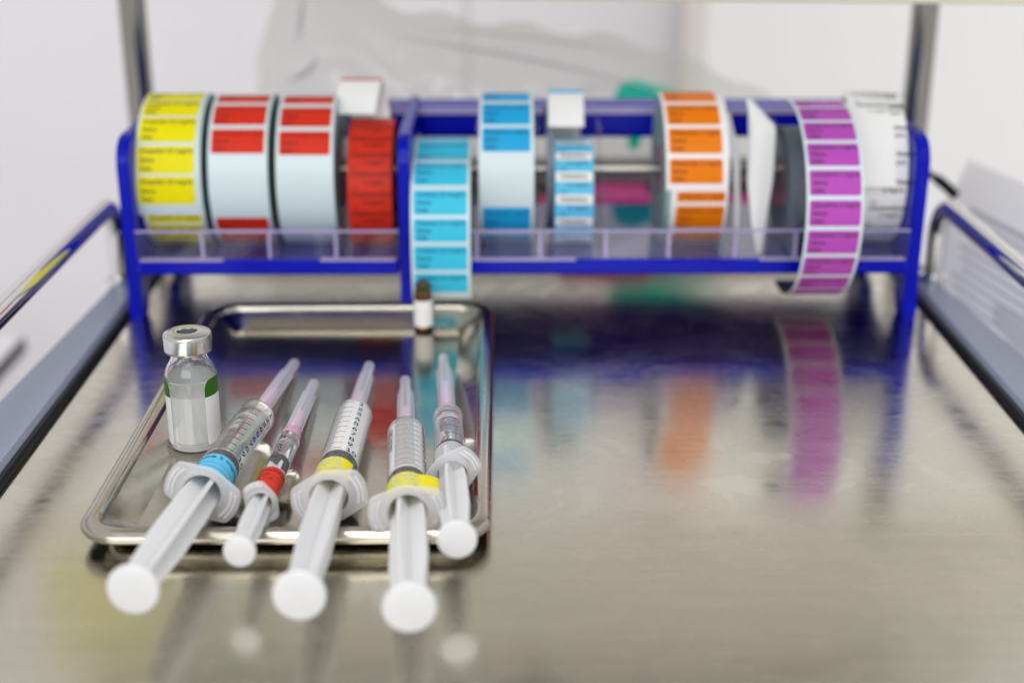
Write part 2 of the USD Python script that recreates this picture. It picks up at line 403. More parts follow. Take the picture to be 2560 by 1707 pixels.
for a, b in SPANS:
    part(disp, 'base_plate', box(a, b, YF + .006, YB - .004, .0300, .0324), M['blue'], False)
    part(disp, 'tray_liner', box(a + .0004, b - .0004, YF + .0064, YB - .006, .0325, .0335), M['blueplate'], False)
    part(disp, 'front_rail', box(a, b, YF - .0005, YF + .0058, .0268, .0348, .0012), M['blue'], False)
    part(disp, 'rear_bar', box(a, b, YB - .028, YB - .004, .0800, .0990, .0015), M['blue'], False)
    part(disp, 'acrylic_lip', box(a, b, YF + .0006, YF + .0028, .0350, .0502, .0003), M['acrylic'], False)
    part(disp, 'lip_edge', box(a, b, YF + .0004, YF + .0030, .0503, .0512), M['acredge'], False)
    part(disp, 'lip_foot', box(a + .002, a + (b - a) * .33, YF - .0012, YF + .0030, .0347, .0357), M['acredge'], False)
    part(disp, 'lip_foot', box(b - (b - a) * .30, b - .002, YF - .0012, YF + .0030, .0347, .0357), M['acredge'], False)
    part(disp, 'acrylic_crown', box(a, b, YB - .0306, YB - .0284, .0945, .0985), M['acredge'], False)
part(disp, 'rod', tube([(-.197, .79, .072), (0, .79, .072), (.2194, .79, .072)], .0030, 16), M['rod'], 50)
for x in (-.1616, -.1255, -.0897, -.0139, .0202, .0556, .0898, .1255, .1583, .1925):
    prof = Polygon([(YF + .003, .034), (YB - .032, .034), (YB - .032, .093), (YF + .062, .092), (YF + .022, .060), (YF + .006, .050), (YF + .003, .050)])
    m = trimesh.creation.extrude_polygon(prof, .0016, engine='earcut')
    V = np.array(m.vertices)
    dv = part(disp, 'divider', trimesh.Trimesh(np.stack([x - .0008 + V[:, 2], V[:, 0], V[:, 1]], 1), m.faces[:, ::-1], process=False), M['acrylic'], False)
    part(dv, 'divider_edge', box(x - .0009, x + .0009, YF + .0018, YF + .0040, .0352, .0502, .0002), M['acredge'], False)
# ------------------------------------------------------------------ label rolls
class Path:
    """arc-length curve in the (y, z) plane; normal = outward (left of travel seen so that it faces the viewer)"""
    def __init__(self, pts, xfun=None):
        p = np.asarray(pts, float)
        d = np.linalg.norm(np.diff(p, axis=0), axis=1); s = np.concatenate([[0], np.cumsum(d)])
        self.p, self.s, self.L = p, s, s[-1]
        t = np.gradient(p, s, axis=0); t /= np.linalg.norm(t, axis=1, keepdims=True)
        self.n = np.stack([t[:, 1], -t[:, 0]], 1)
        self.xfun = xfun or (lambda s: 0 * s)
    def at(self, x, s, h=0.0):
        x, s = np.broadcast_arrays(np.asarray(x, float), np.asarray(s, float))
        y = np.interp(s, self.s, self.p[:, 0]); z = np.interp(s, self.s, self.p[:, 1])
        ny = np.interp(s, self.s, self.n[:, 0]); nz = np.interp(s, self.s, self.n[:, 1])
        return np.stack([x + self.xfun(s), y + ny * h, z + nz * h], -1)
    def normals(self, s):
        return np.stack([0 * s, np.interp(s, self.s, self.n[:, 0]), np.interp(s, self.s, self.n[:, 1])], -1)

def strip(P, x0, x1, s0, s1, h, t, n=60, nx=2):
    s = np.linspace(s0, s1, n)
    S, X = np.meshgrid(s, np.linspace(x0, x1, nx), indexing='ij')
    return slab(P.at(X, S, h), P.normals(S), t)

def patch(P, x0, x1, s0, s1, h, rc=.0012, nx=6):
    """a label with rounded corners lying h above the path"""
    n = max(4, int(abs(s1 - s0) / .0012))
    s = np.concatenate([[s0, s0 + rc * .12, s0 + rc * .4, s0 + rc * .75], np.linspace(s0 + rc, s1 - rc, n), [s1 - rc * .75, s1 - rc * .4, s1 - rc * .12, s1]])
    d = np.minimum(s - s0, s1 - s); q = np.clip(rc - d, 0, rc)
    ins = rc - np.sqrt(np.maximum(rc * rc - q * q, 0))
    u = np.linspace(0, 1, nx)
    X = (x0 + ins)[:, None] + u[None, :] * ((x1 - x0) - 2 * ins)[:, None]
    S = np.repeat(s[:, None], nx, 1)
    return slab(P.at(X, S, h), P.normals(S), h * .6)

def printed(P, lines, x0, s_top, h, sgn=-1):
    """text on the path; text y runs against s (s grows downwards)"""
    v, f = lines2d(lines)
    return (P.at(x0 + v[:, 0], s_top - v[:, 1], h), f)

def drug_lines(name, dose, w, h, small=('Name', 'Date')):
    """three-line print for a label of width w and height h (y measured down from the label's top)"""
    t = f'{name} {dose}'
    u = text2d(t, .002, True)[0][:, 0].max()
    k = min(.0029, .002 * (w * .92) / u)
    L = [(t, k, w * .06, -h * .26, True)]
    if h > .011: L.append((small[0], .0020, w * .06, -h * .58, True))
    if h > .008: L.append((small[1], .0020, w * .06, -h * .88, True))
    return L

def circle_path(y0, z0, R, a0, a1, n=160):
    """from angle a0 (deg, above) down to a1; angle 0 faces the viewer, 90 is up"""
    a = np.radians(np.linspace(a0, a1, n))
    return Path(np.stack([y0 - R * np.cos(a), z0 + R * np.sin(a)], 1))

def fix(P):
    """make the normals face away from the roll"""
    return P

def label_roll(label, xs, R, y0, z0, side, core_in=.0125, name='label_roll', group=None):
    x0, x1 = xs
    t = thing(name, label, 'label roll', ((x0 + x1) / 2, y0, z0 - R), group)
    F = Frame((x0, y0, z0), (1, 0, 0), (0, 0, 1))
    w = x1 - x0
    Ro = R - .0004
    ring = [(.0006, core_in + .002), (.0003, core_in + .004), (0, Ro - .0004), (.0004, Ro), (w - .0004, Ro), (w, Ro - .0004), (w - .0003, core_in + .004), (w - .0006, core_in + .002), (.0006, core_in + .002)]
    part(t, 'wound_tape', lathe(F, ring, 96), side, 25)
    c = [(.0002, core_in), (.0002, core_in + .0019), (w - .0002, core_in + .0019), (w - .0002, core_in), (.0002, core_in)]
    part(t, 'core', lathe(F, c, 48), M['cardboard'], 25)
    return t

def add_labels(t, P, arcs, x0, x1, m, name, dose, h=.00028, ink='ink', small=('Name', 'Date'), skew=None):
    for s0, s1 in arcs:
        s0, s1 = s0 - .0004, s1 + .0004
        lb = part(t, 'label', patch(P, x0, x1, s0, s1, h), m, 30)
        L = drug_lines(name, dose, x1 - x0, max(s1 - s0, .0125), small)
        L = [l for l in L if -l[3] < (s1 - s0) - .0004]
        if L: part(lb, 'print', printed(P, L, x0, s0, h + .00012), M[ink], False)

def ang(P, a0, R, a):      # arc length at roll angle a on a circle path begun at a0
    return math.radians(a0 - a) * R
BIG = (.042, .79, .072)

def arcs_of(a0, R, pairs): return [(ang(None, a0, R, a), ang(None, a0, R, b)) for a, b in pairs]
# yellow roll
R, y0, z0 = BIG
t = label_roll('yellow label roll at the far left of the dispenser', (-.1985 + .003, -.1622), R, y0, z0, M['linerside'])
P = circle_path(y0, z0, R, 110, -80)
part(t, 'tape', strip(P, -.1955, -.1622, 0, ang(P, 110, R, -80), .0001, .0003), M['liner'])
add_labels(t, P, arcs_of(110, R, [(-24.25 + 2, -29), (-33, -51), (-54, -74)]), -.1938, -.1642, M['yellow'], 'Propofol', '10 mg/ml')
Q = circle_path(y0, z0, R + .0006, 110, -22)
Q.xfun = lambda s: -.0014 * (s / Q.L) ** 2 + .0003
part(t, 'tape_end', strip(Q, -.1966, -.1636, 0, Q.L, .0, .0003), M['liner'])
add_labels(t, Q, arcs_of(110, R + .0006, [(90.5, 74.5), (71.75, 56.25), (53.25, 33.75), (29.75, 10.75), (7.75, -12.0)]), -.1955, -.1649, M['yellow'], 'Propofol', '10 mg/ml')
# two red rolls
for lab, xa, xb, pairs in (('dark red label roll beside the yellow roll, one label left below its blank liner', -.1582, -.1262, [(87, 73.25), (67.5, 48.25), (43.25, 25.5), (-25.75, -37.5), (-41, -60)]),
                           ('dark red label roll with a long blank liner, left of the narrow red roll', -.1218, -.0908, [(84.5, 71.25), (64.75, 46.5), (41.5, 24.25)])):
    t = label_roll(lab, (xa, xb), R, y0, z0, M['linerside'])
    P = circle_path(y0, z0, R, 110, -80)
    part(t, 'tape', strip(P, xa, xb, 0, P.L, .0001, .0003), M['liner'])
    add_labels(t, P, arcs_of(110, R, pairs), xa + .0018, xb - .0018, M['red'], 'Succinylcholine', '20 mg/ml', ink='darkred')
# narrow red roll with a tail folding over the top
R4, z4 = .037, .063
t = label_roll('narrow red label roll with its white tail curled up over the top', (-.0842, -.0602), R4, y0, z4, M['red'])
P = circle_path(y0, z4, R4, 100, -80)
part(t, 'tape', strip(P, -.0842, -.0602, 0, P.L, .0001, .0003), M['red'])
L = []
pit = .0108
for i in range(9):
    yy = -(i * pit + .006)
    L += [('Cisatracurium', .0026, .0013, yy, True), ('2 mg/ml', .0022, .0080, yy - .0042, True), ('No.', .0013, .0030, yy + .0040, False)]
part(t, 'print', printed(P, L, -.0842, .002, .0004), M['darkred'], False)
a = np.radians(np.linspace(200, 95, 30)); tail = np.stack([y0 - .010 - .012 * np.cos(a) - .001, .0], 1) if False else None
def bez(p0, p1, p2, p3, n=30):
    s = np.linspace(0, 1, n)[:, None]
    p0, p1, p2, p3 = map(np.asarray, (p0, p1, p2, p3))
    return (1 - s) ** 3 * p0 + 3 * s * (1 - s) ** 2 * p1 + 3 * s * s * (1 - s) * p2 + s ** 3 * p3
B1 = bez((.800, .099), (.806, .108), (.804, .119), (.799, .1215))[:-1]
B2 = bez((.799, .1215), (.795, .1225), (.7855, .112), (.784, .1045))
P = Path(np.vstack([B1, B2]), lambda s: -.0060 * (s / .04))
part(t, 'curled_tail', strip(P, -.0862, -.0632, 0, P.L, .0, .0003, 60), M['paper'])
part(t, 'tail_fold', strip(P, -.0860, -.0634, .021, .0275, .0003, .0002, 10), M['red'])

# fentanyl: small roll, tape hanging down in front of the rail
R5, z5 = .031, .058
t = label_roll('cyan label roll with its tape hanging down past the blue rail behind the amber ampoule', (-.0478, -.0172), R5, y0, z5, M['linerside'])
a = np.radians(np.linspace(120, 55, 40))
C = np.stack([y0 - R5 * np.cos(a), z5 + R5 * np.sin(a)], 1)
p_end, tdir = C[-1], np.array([-math.sin(a[-1]) * -1 * -1, 0])
B = bez(C[-1], (.7560, .0870), (.7285, .082), (.7275, .047), 40)[1:]
B2 = bez((.7275, .047), (.7270, .030), (.7275, .020), (.7345, .0125), 30)[1:]
P = Path(np.vstack([C, B, B2]), lambda s: -.0010 + 0 * s)
TAPE5 = P
part(t, 'tape', strip(P, -.0478, -.0160, 0, P.L - .0015, .0001, .0003, 110), M['liner'])
zs = np.interp(P.s, P.s, P.p[:, 1])
def s_at_z(P, z, front=True):
    idx = np.arange(len(P.s)); k0 = np.argmax(P.p[:, 1]); kk = idx[k0:]
    return float(np.interp(-z, -P.p[kk, 1], P.s[kk]))
ar = [(.0070, .0160), (.0200, .0483), (.0533, .0710), (.0748, .0875), (.0903, .1017), (.1048, .1174), (.1203, .1310)]
add_labels(t, P, ar, -.0462, -.0178, M['cyan'], 'Fentanyl', '10 mcg/ml', ink='navyink')

# morphine blue
t = label_roll('blue label roll with a blank liner, just right of the hanging cyan tape', (-.0139 + .0013, .0170), R, y0, z0, M['linerside'])
P = circle_path(y0, z0, R, 110, -80)
part(t, 'tape', strip(P, -.0126, .0172, 0, P.L, .0001, .0003), M['liner'])
add_labels(t, P, arcs_of(110, R, [(99, 75.25), (69.25, 48.25), (44, 26.5), (-16.75, -40.5), (-45.5, -66)]), -.0108, .0152, M['lblue'], 'Morphine', '1 mg/ml', ink='navyink')

# pethidine: small roll with white-barred labels, tail folded over the top
t = label_roll('small sky-blue roll with white bars, its white tail folded over the top', (.0288, .0502), R5, y0, z5, M['greyside'])
P = circle_path(y0, z5, R5, 100, -80)
part(t, 'tape', strip(P, .0288, .0502, 0, P.L, .0001, .0003), M['sblue'])
pitch5 = math.radians(24.0) * R5
for i, a_ in enumerate((84, 59.5, 35.8, 12.5, -11.5, -37.0)):
    s0 = ang(P, 100, R5, a_)
    lb = part(t, 'label', patch(P, .0294, .0497, s0, s0 + pitch5 * .42, .00028, .0006), M['paper'])
    part(lb, 'print', printed(P, [('Pethidine', .0024, .0026, -.0038, True)], .0294, s0, .0004), M['ink'], False)
    part(t, 'print', printed(P, [('10 mg/ml', .0019, .0058, -.0082, True), ('No.', .0015, .003, -.0118, True)], .0294, s0, .0003), M['navyink'], False)
B0 = bez((.818, .070), (.819, .090), (.806, .112), (.798, .1150))[:-1]
B1 = bez((.798, .1150), (.792, .1170), (.781, .108), (.7775, .0985))
P = Path(np.vstack([B0, B1]), lambda s: 0 * s)
part(t, 'curled_tail', strip(P, .0255, .0452, 0, P.L, .0, .0003, 70), M['paper'])
part(t, 'tail_fold', strip(P, .0257, .0450, P.L * .595, P.L * .72, .0003, .0002, 12), M['sblue'])
# the tape's dark inner side seen left of the small roll
C = np.radians(np.linspace(150, -60, 60)); P = Path(np.stack([.803 - .034 * np.cos(C), .069 + .036 * np.sin(C)], 1))
part(t, 'loose_loop', strip(P, .0246, .0284, 0, P.L, 0, .0004, 60), M['tapeback'])

# orange
t = label_roll('orange label roll whose tape end steps over a second layer', (.0884, .1206), R, y0, z0, M['linerside'])
P = circle_path(y0, z0, R, 110, -80)
part(t, 'tape', strip(P, .0884 + .003, .1222, 0, P.L, .0001, .0003), M['paper'])
add_labels(t, P, arcs_of(110, R, [(-4.5, -11.25), (-15.75, -36), (-40.5, -60)]), .0945, .1208, M['orange'], 'Midazolam', '1 mg/ml', ink='darkred')
Q = circle_path(y0, z0, R + .0007, 112, -2.5)
Q.xfun = lambda s: .0018 * (s / .085) - .0018
part(t, 'tape_end', strip(Q, .0884, .1206, 0, Q.L, .0, .0003), M['paper'])
add_labels(t, Q, arcs_of(112, R + .0007, [(96, 72), (66.25, 47.25), (42.75, 24.75), (19.75, 3.0)]), .0902, .1188, M['orange'], 'Midazolam', '1 mg/ml', ink='darkred')

# white curled liner standing in the next bay
n = 26
v_ = np.linspace(0, 1, n)
def leaf(pl, pr, bulge):
    S = np.linspace(0, 1, 14)
    G = np.zeros((n, 14, 3))
    for i, q in enumerate(v_):
        a_, b_ = pl(q), pr(q)
        mid = (a_ + b_) / 2 + bulge
        G[i] = ((1 - S) ** 2)[:, None] * a_ + (2 * S * (1 - S))[:, None] * mid + (S ** 2)[:, None] * b_
    return G
def lp(*pts):
    pts = np.array(pts, float); kk = np.linspace(0, 1, len(pts))
    return lambda q: np.array([np.interp(q, kk, pts[:, j]) for j in range(3)])
G = leaf(lp((.1355, .782, .1130), (.1352, .770, .095), (.1345, .762, .070), (.1370, .754, .048), (.1405, .750, .0345)),
         lp((.1375, .782, .1128), (.1500, .770, .100), (.1490, .764, .072), (.1450, .757, .048), (.1425, .750, .0345)), np.array([-.004, -.004, 0]))
single('curled_liner', slab(G, (0, -1, 0), .0003), M['paper'], 'white curled liner sheet standing between the orange and purple rolls', 'paper curl')
G = leaf(lp((.1250, .790, .1040), (.1285, .780, .080), (.1300, .772, .055), (.1300, .768, .036)), lp((.1270, .790, .1040), (.1335, .782, .080), (.1335, .775, .055), (.1310, .768, .036)), np.array([.002, -.003, 0]))
single('curled_liner', slab(G, (0, -1, 0), .0003), M['paper'], 'narrow white liner strip just right of the orange roll', 'paper curl')

# purple: roll with a wide loose loop hanging in front
t = label_roll('purple label roll with a wide loose loop of tape hanging below the rail', (.1575, .1865), .034, y0, .062, M['greyside'])
cy, cz, ry, rz = .762, .0625, .060, .0525
a = np.radians(np.linspace(105, -100, 200))
pts = np.stack([cy - ry * np.cos(a), cz + rz * np.sin(a)], 1)
P = Path(pts, lambda s: .0 * s); PURPLE = P
part(t, 'tape', strip(P, .1552, .1846, 0, P.L, .0001, .0003, 140), M['liner'])
part(t, 'tape_lining', strip(P, .1554, .1844, 0, P.L, -.0003, .0002, 140), M['greyside'])
for i in range(12):
    a0_ = .0130 + .0156 * i
    add_labels(t, P, [(a0_, a0_ + .0124)], .1567, .1831, M['purple'], 'Ephedrine', '6 mg/ml', ink='ink')

# white roll with a free flap
t = label_roll('white label roll with black print and a free flap, beside the right blue end panel', (.1945, .2188), R, y0, z0, M['greyside'])
P = circle_path(y0, z0, R, 100, -80)
part(t, 'tape', strip(P, .1945, .2188, 0, P.L, .0001, .0003), M['paper'])
L = []
for i in range(7):
    yy = -(i * .0150 + .006)
    L += [('Dexamethasone', .0024, .0035, yy, True), ('4 mg/ml', .0022, .0095, yy - .0045, True), ('No.', .0018, .004, yy + .0038, False)]
part(t, 'print', printed(P, L, .1960, .006, .0004), M['ink'], False)
B1 = bez((.7925, .1145), (.775, .1150), (.752, .104), (.7445, .0725), 50)
P = Path(B1, lambda s: -.0024 + .0 * s)
part(t, 'free_flap', strip(P, .1915, .2140, 0, P.L, .0008, .0003), M['paper'])
part(t, 'print', printed(P, [('Dexamethasone', .0024, .0025, -.008, True), ('4 mg/ml', .0022, .0085, -.0125, False), ('Dexamethasone', .0024, .0025, -.021, True), ('No.', .0014, .0025, -.0172, False), ('4 mg/ml', .0022, .0085, -.0255, False)], .1935, .0, .0010), M['ink'], False)

# ------------------------------------------------------------------ tray
FX0, FX1, FY0, FY1 = -.1606, -.0045, .4700, .7390      # outer rim
def rrect(x0, x1, y0, y1, r, n=10):
    o = []
    for cx, cy, a0_ in ((x1 - r, y1 - r, 0), (x0 + r, y1 - r, 90), (x0 + r, y0 + r, 180), (x1 - r, y0 + r, 270)):
        for a_ in np.linspace(a0_, a0_ + 90, n): o.append((cx + r * math.cos(math.radians(a_)), cy + r * math.sin(math.radians(a_))))
    return np.array(o)
def ringset(levels):
    n = None; V = []
    for x0, x1, y0, y1, r, z in levels:
        o = rrect(x0, x1, y0, y1, r); n = len(o); V.append(np.column_stack([o, np.full(n, z)]))
    V = np.vstack(V); Fc = []
    for i in range(len(levels) - 1):
        for j in range(n): Fc.append((i * n + j, i * n + (j + 1) % n, (i + 1) * n + (j + 1) % n, (i + 1) * n + j))
    return V, Fc, n
def tray_levels(off):
    lv = []
    # rolled rim from its lower lip over the top and down the inside to the floor: (inset, z)
    prof = [(.0018, .0054), (.0005, .0060), (0, .0074), (.0004, .0090), (.0018, .0102), (.0040, .0107), (.0058, .0104), (.0070, .0097), (.0076, .0088), (.0083, .0040), (.0090, .0028), (.0106, .0019), (.0142, .0014), (.0165, .0012)]
    for ins, z in prof:
        lv.append((FX0 + ins, FX1 - ins, FY0 + ins, FY1 - ins, max(.016 - ins * .55, .005), z))
    return lv
lv = tray_levels(0)
V, Fc, n = ringset(lv)
c0 = len(V); last = V[-n:]
ins2 = [(.03, .0012), (.05, .0012)]
V = np.vstack([V, [[(FX0 + FX1) / 2, (FY0 + FY1) / 2, .0012]]])
tri = []
for q in Fc: tri += [(q[0], q[1], q[2]), (q[0], q[2], q[3])]
wall_t = trimesh.Trimesh(V[:-1], tri, process=False)
base = (len(lv) - 1) * n
floor_t = trimesh.Trimesh(V, [(base + j, base + (j + 1) % n, c0) for j in range(n)], process=False); floor_t.remove_unreferenced_vertices()
under = []
tray = thing('instrument_tray', 'shallow rectangular stainless steel tray holding the syringes and the vial', 'tray', (-.08, .6, 0))
part(tray, 'rim', wall_t, M['tray'], 40)
part(tray, 'floor', floor_t, M['floor'], False)
V2, F2, n2 = ringset([(FX0 + .0020, FX1 - .0020, FY0 + .0020, FY1 - .0020, .0149, .0054), (FX0 + .0070, FX1 - .0070, FY0 + .0070, FY1 - .0070, .0125, .0078), (FX0 + .0200, FX1 - .0200, FY0 + .0200, FY1 - .0200, .008, .0004)])
part(tray, 'underside', (V2, np.array(F2)), M['tray'], 40)

# ------------------------------------------------------------------ vial
vx, vy, vz = -.1348, .5716, .0013
vial = thing('medicine_vial', 'clear glass vial with crimped silver cap and green and white label', 'vial', (vx, vy, vz))
VF = Frame((vx, vy, vz), (0, 0, 1), (0, 1, 0))
rb = .0112
SF = rb / .0120
def slim(L): return [(z_, q_ * SF if z_ < .0392 else q_) for z_, q_ in L]
base_o = [(.0, 0), (.0002, .0088)] + rounded([(.0002, .0088), (.0002, rb - .0008), (.0030, rb)], .002, 5)[1:] + [(.0034, rb), (.0034, .0100), (.0030, .0092), (.0027, .0075), (.0031, .004), (.0034, 0)]
wall_o = [(.0035, rb - .0001), (.010, rb), (.020, rb), (.030, rb), (.0318, rb - .00005)]
neck_o = [(.0319, .01194), (.0332, .01178), (.0350, .0114), (.0372, .0104), (.0390, .0091), (.0402, .0080), (.0414, .00755), (.0430, .0076), (.0440, .0088), (.0455, .0092), (.0490, .0092)]
neck_i = [(.0490, .0055), (.0440, .0056), (.0412, .0062), (.0398, .0070), (.0380, .0086), (.0360, .0100), (.0335, .0107), (.0319, .0109), (.0319, .01194)]
glass = part(vial, 'glass_body', lathe(VF, wall_o, 64), M['thinglass'], 35)
part(vial, 'shoulder', lathe(VF, slim(neck_o + neck_i), 64), M['glass'], 35)
part(vial, 'glass_base', lathe(VF, base_o, 64), M['basegl'], 35)
liq = [(.0038, 0), (.0038, .0109), (.0060, .0112), (.0240, .0112), (.0252, .0112), (.0247, .0104), (.0243, .0090), (.0242, 0)]
part(vial, 'liquid', lathe(VF, slim(liq), 64), M['vwater'], 35)
capp = [(.0440, .0078), (.0438, .0098), (.0442, .01015), (.0450, .0103), (.0505, .0103)] + rounded([(.0505, .0103), (.0517, .0101), (.0523, .0086)], .0012, 4)[1:] + [(.0526, .0065), (.0527, .0048), (.0525, .0043), (.0516, .0041), (.0510, .0041)]
part(vial, 'crimp_cap', lathe(VF, capp, 64), M['alu'], 35)
part(vial, 'stopper', lathe(VF, [(.0500, .0042), (.0514, .0040), (.0518, .0030), (.0516, .0018), (.0518, .0012), (.0517, 0)], 40), M['stopper'], 35)
def cyl_patch(r, a0_, a1_, z0_, z1_, rc_hi=0, na=60):
    """label wrapped round the vial; a in degrees, -90 faces the viewer; the upper corners may be rounded"""
    A = np.linspace(a0_, a1_, na)
    s = np.minimum(A - a0_, a1_ - A) * math.pi / 180 * r
    top = np.full(na, z1_)
    if rc_hi:
        q = np.clip(rc_hi - s, 0, rc_hi); top = z1_ - (rc_hi - np.sqrt(np.maximum(rc_hi ** 2 - q * q, 0)))
    U = np.linspace(0, 1, 14)
    Z = z0_ + U[:, None] * (top - z0_)[None, :]
    rr = np.where(Z > .0312, r - (Z - .0312) * .06, r)
    AA = np.radians(A)[None, :] + 0 * Z
    return np.stack([vx + rr * np.cos(AA), vy + rr * np.sin(AA), vz + Z], -1)
lab = part(vial, 'label', slab(cyl_patch(rb + .00012, -47, 233 - 5, .0032, .0249), (0, 0, 0), 0) if False else grid(cyl_patch(rb + .00010, -49, 229, .0032, .0330, .0040)), M['vlabel'], True)
part(lab, 'green_band', grid(cyl_patch(rb + .00022, -49, 229, .0251, .0330, .0040)), M['green'], True)
def on_vial(lines, a_start, z):
    v, f = lines2d(lines)
    A = math.radians(a_start) + v[:, 0] / rb
    return (np.stack([vx + (rb + .0003) * np.cos(A), vy + (rb + .0003) * np.sin(A), vz + z + v[:, 1]], 1), f)
part(lab, 'print', on_vial([('NT', .0013, 0, 0, True), ('2', .0013, .0004, -.0023, True)], 190, .0232), M['ink'], False)
part(lab, 'print', on_vial([('9', .0018, 0, 0, True)], 190, .0272), M['paper'], False)

# ------------------------------------------------------------------ ampoule
ax, ay, az = -.0424, .7195, .0013
amp = thing('amber_ampoule', 'small amber glass ampoule with a white label at the back of the tray', 'ampoule', (ax, ay, az))
AF = Frame((ax, ay, az), (0, 0, 1), (0, 1, 0))
ra = .0048
ap = [(0, 0), (.0003, .0040), (.0012, ra), (.0175, ra), (.0200, .0046), (.0235, .0042)] + [(.0235 + .0042 * math.sin(a_), .0042 * math.cos(a_)) for a_ in np.linspace(.15, math.pi / 2, 8)]
ap[-1] = (ap[-1][0], 0)
part(amp, 'glass_body', lathe(AF, ap, 40), M['amber'], 35)
part(amp, 'label', lathe(AF, [(.0026, ra + .00015), (.0026, ra + .0003), (.0170, ra + .0003), (.0170, ra + .00015), (.0026, ra + .00015)], 40), M['paper'], 35)

# ------------------------------------------------------------------ syringes
def syringe(label, tip, disc, r, sh, ga, la, fl, flroll, ribs, ml, liquid, lines_at, single_at, digits_at, lab_mat=None, lab_arc=(200, -20), lab_print=None, L=None, minor=5, ink='ink', sc=1.0, print_ink='ink', tail=False, gl=.0072):
    tip, disc = np.array(tip) / 1000, np.array(disc) / 1000
    d = disc - tip; L = np.linalg.norm(d)
    F = Frame(tip, d)
    r, sh, ga, la, fl = [q / 1000 for q in (r, sh, ga, la, fl)]
    t = thing('syringe', label, 'syringe', tip, 'filled syringes lying in the tray')
    # barrel: shoulder, wall
    b = [(sh - .0035, .0023), (sh - .0005, .0026)] + rounded([(sh - .0005, .0026), (sh, r * .80), (sh + r * .35, r)], r * .3, 6)[1:] + [(sh + r * .6, r), (ga, r), (fl - .0012, r)]
    part(t, 'barrel', lathe(F, b, 56), M['barrel'], 35)
    part(t, 'shoulder', lathe(F, [(x_[0] - .00005, x_[1] + .00008) for x_ in b[:-3]] + [(sh + r * .55, r + .00008)], 56), M['barrelw'], 35)
    # liquid
    ri = r - .0007
    lq = [(sh + .0009, 0), (sh + .0009, r * .70)] + rounded([(sh + .0009, r * .70), (sh + .0012, r * .80), (sh + r * .38, ri)], r * .2, 5)[1:] + [(ga - .0002, ri), (ga - .0002, 0)]
    part(t, 'liquid', lathe(F, lq, 56), M[liquid], 35)
    # gasket
    q_ = gl / .0072
    g = [(ga + a_ * q_, b_) for a_, b_ in ((0, 0), (0, ri * .9), (.0006, ri + .0004), (.0020, ri + .0004), (.0024, ri - .0001), (.0050, ri - .0001), (.0054, ri + .0004), (.0068, ri + .0004), (.0072, ri), (.0072, 0))]
    part(t, 'gasket', lathe(F, g, 48), M['rubber'], 35)
    # plunger rod: two crossed tapering ribs
    w0, w1, w2 = ri * .92, r * .93, r * .80
    rod = []
    for a_ in ribs:
        q = math.radians(a_); ca, sa = math.cos(q), math.sin(q)
        h = .00075 * sc
        P = []
        for tt, w in ((ga + gl + .0001, w0), (fl, w0), (fl + .012 * sc, w1 * .97), (fl + (L - fl) * .55, w1), (L - .016 * sc, w2), (L - .0021, w2 * .93)):
            cs = [(-w, -h), (-w + h, -h * 1.3), (w - h, -h * 1.3), (w, -h), (w, h), (w - h, h * 1.3), (-w + h, h * 1.3), (-w, h)]
            P.append([(x_ * ca - y_ * sa, x_ * sa + y_ * ca, tt) for x_, y_ in cs] )
        P = np.array(P); n_, m_ = P.shape[:2]
        W = F(P[..., 0], P[..., 1], P[..., 2])
        Wc = np.concatenate([W, W[:, :1]], 1)
        gm = arr(grid(Wc)); ends = []
        for e_ in (0, n_ - 1):
            ends.append(trimesh.Trimesh(W[e_], [(0, i, i + 1) for i in range(1, m_ - 1)], process=False))
        rod.append(join(gm, *ends))
    part(t, 'plunger_rod', join(*rod), M['white'], 40)
    rd = r * 1.09 if r > .006 else r * 1.18
    part(t, 'thumb_rest', lathe(F, [(L - .0022, 0), (L - .0022, rd * .9)] + rounded([(L - .0022, rd * .9), (L - .0020, rd), (L - .0004, rd), (L, rd * .92)], .0006, 5)[1:] + [(L + .0004, rd * .5), (L + .0005, 0)], 56), M['white'], 35)
    # flange
    Rf = r * 1.86 if r > .006 else r * 1.75
    o = []
    for c_ in (0, 180):
        o += [(Rf * math.cos(math.radians(flroll + c_ + a_)), Rf * math.sin(math.radians(flroll + c_ + a_))) for a_ in np.linspace(-29, 29, 15)]
    cirk = [(r * 1.30 * math.cos(q), r * 1.30 * math.sin(q)) for q in np.linspace(0, 2 * math.pi, 48, endpoint=False)]
    from shapely.ops import unary_union
    pg = Polygon(o).union(Polygon(cirk)).convex_hull.buffer(-.0030 * sc).buffer(.0030 * sc)
    hole = Polygon([(ri * math.cos(q), ri * math.sin(q)) for q in np.linspace(0, 2 * math.pi, 48, endpoint=False)])
    th = .0014 * sc
    def ex(poly, a_, b_):
        m = trimesh.creation.extrude_polygon(poly, b_ - a_, engine='earcut'); v_ = np.array(m.vertices)
        return trimesh.Trimesh(F(v_[:, 0], v_[:, 1], v_[:, 2] + a_), m.faces, process=False)
    flg = part(t, 'flange', join(ex(pg.difference(hole), fl - th * .8, fl + th * .2), ex(pg.buffer(-.0003).difference(hole.buffer(.0003)), fl - th, fl + th * .35)), M['frost'], 30)
    for c_ in (0, 180):
        for rr_, sp in ((r * 1.42, 30), (r * 1.62, 24)):
            a_ = np.radians(np.linspace(flroll + c_ - sp, flroll + c_ + sp, 16))
            part(flg, 'grip_ridge', tube(F(rr_ * np.cos(a_), rr_ * np.sin(a_), np.full(16, fl + th * .36)), .00060 * sc, 8), M['white'], 50)
    ring = [(fl + th * .36, ri * 1.02), (fl + th * .36, r * 1.12), (fl + th * .75, r * 1.10), (fl + th * .75, ri * 1.02), (fl + th * .36, ri * 1.02)]
    part(flg, 'rim_ring', lathe(F, ring, 48), M['frost'], 35)
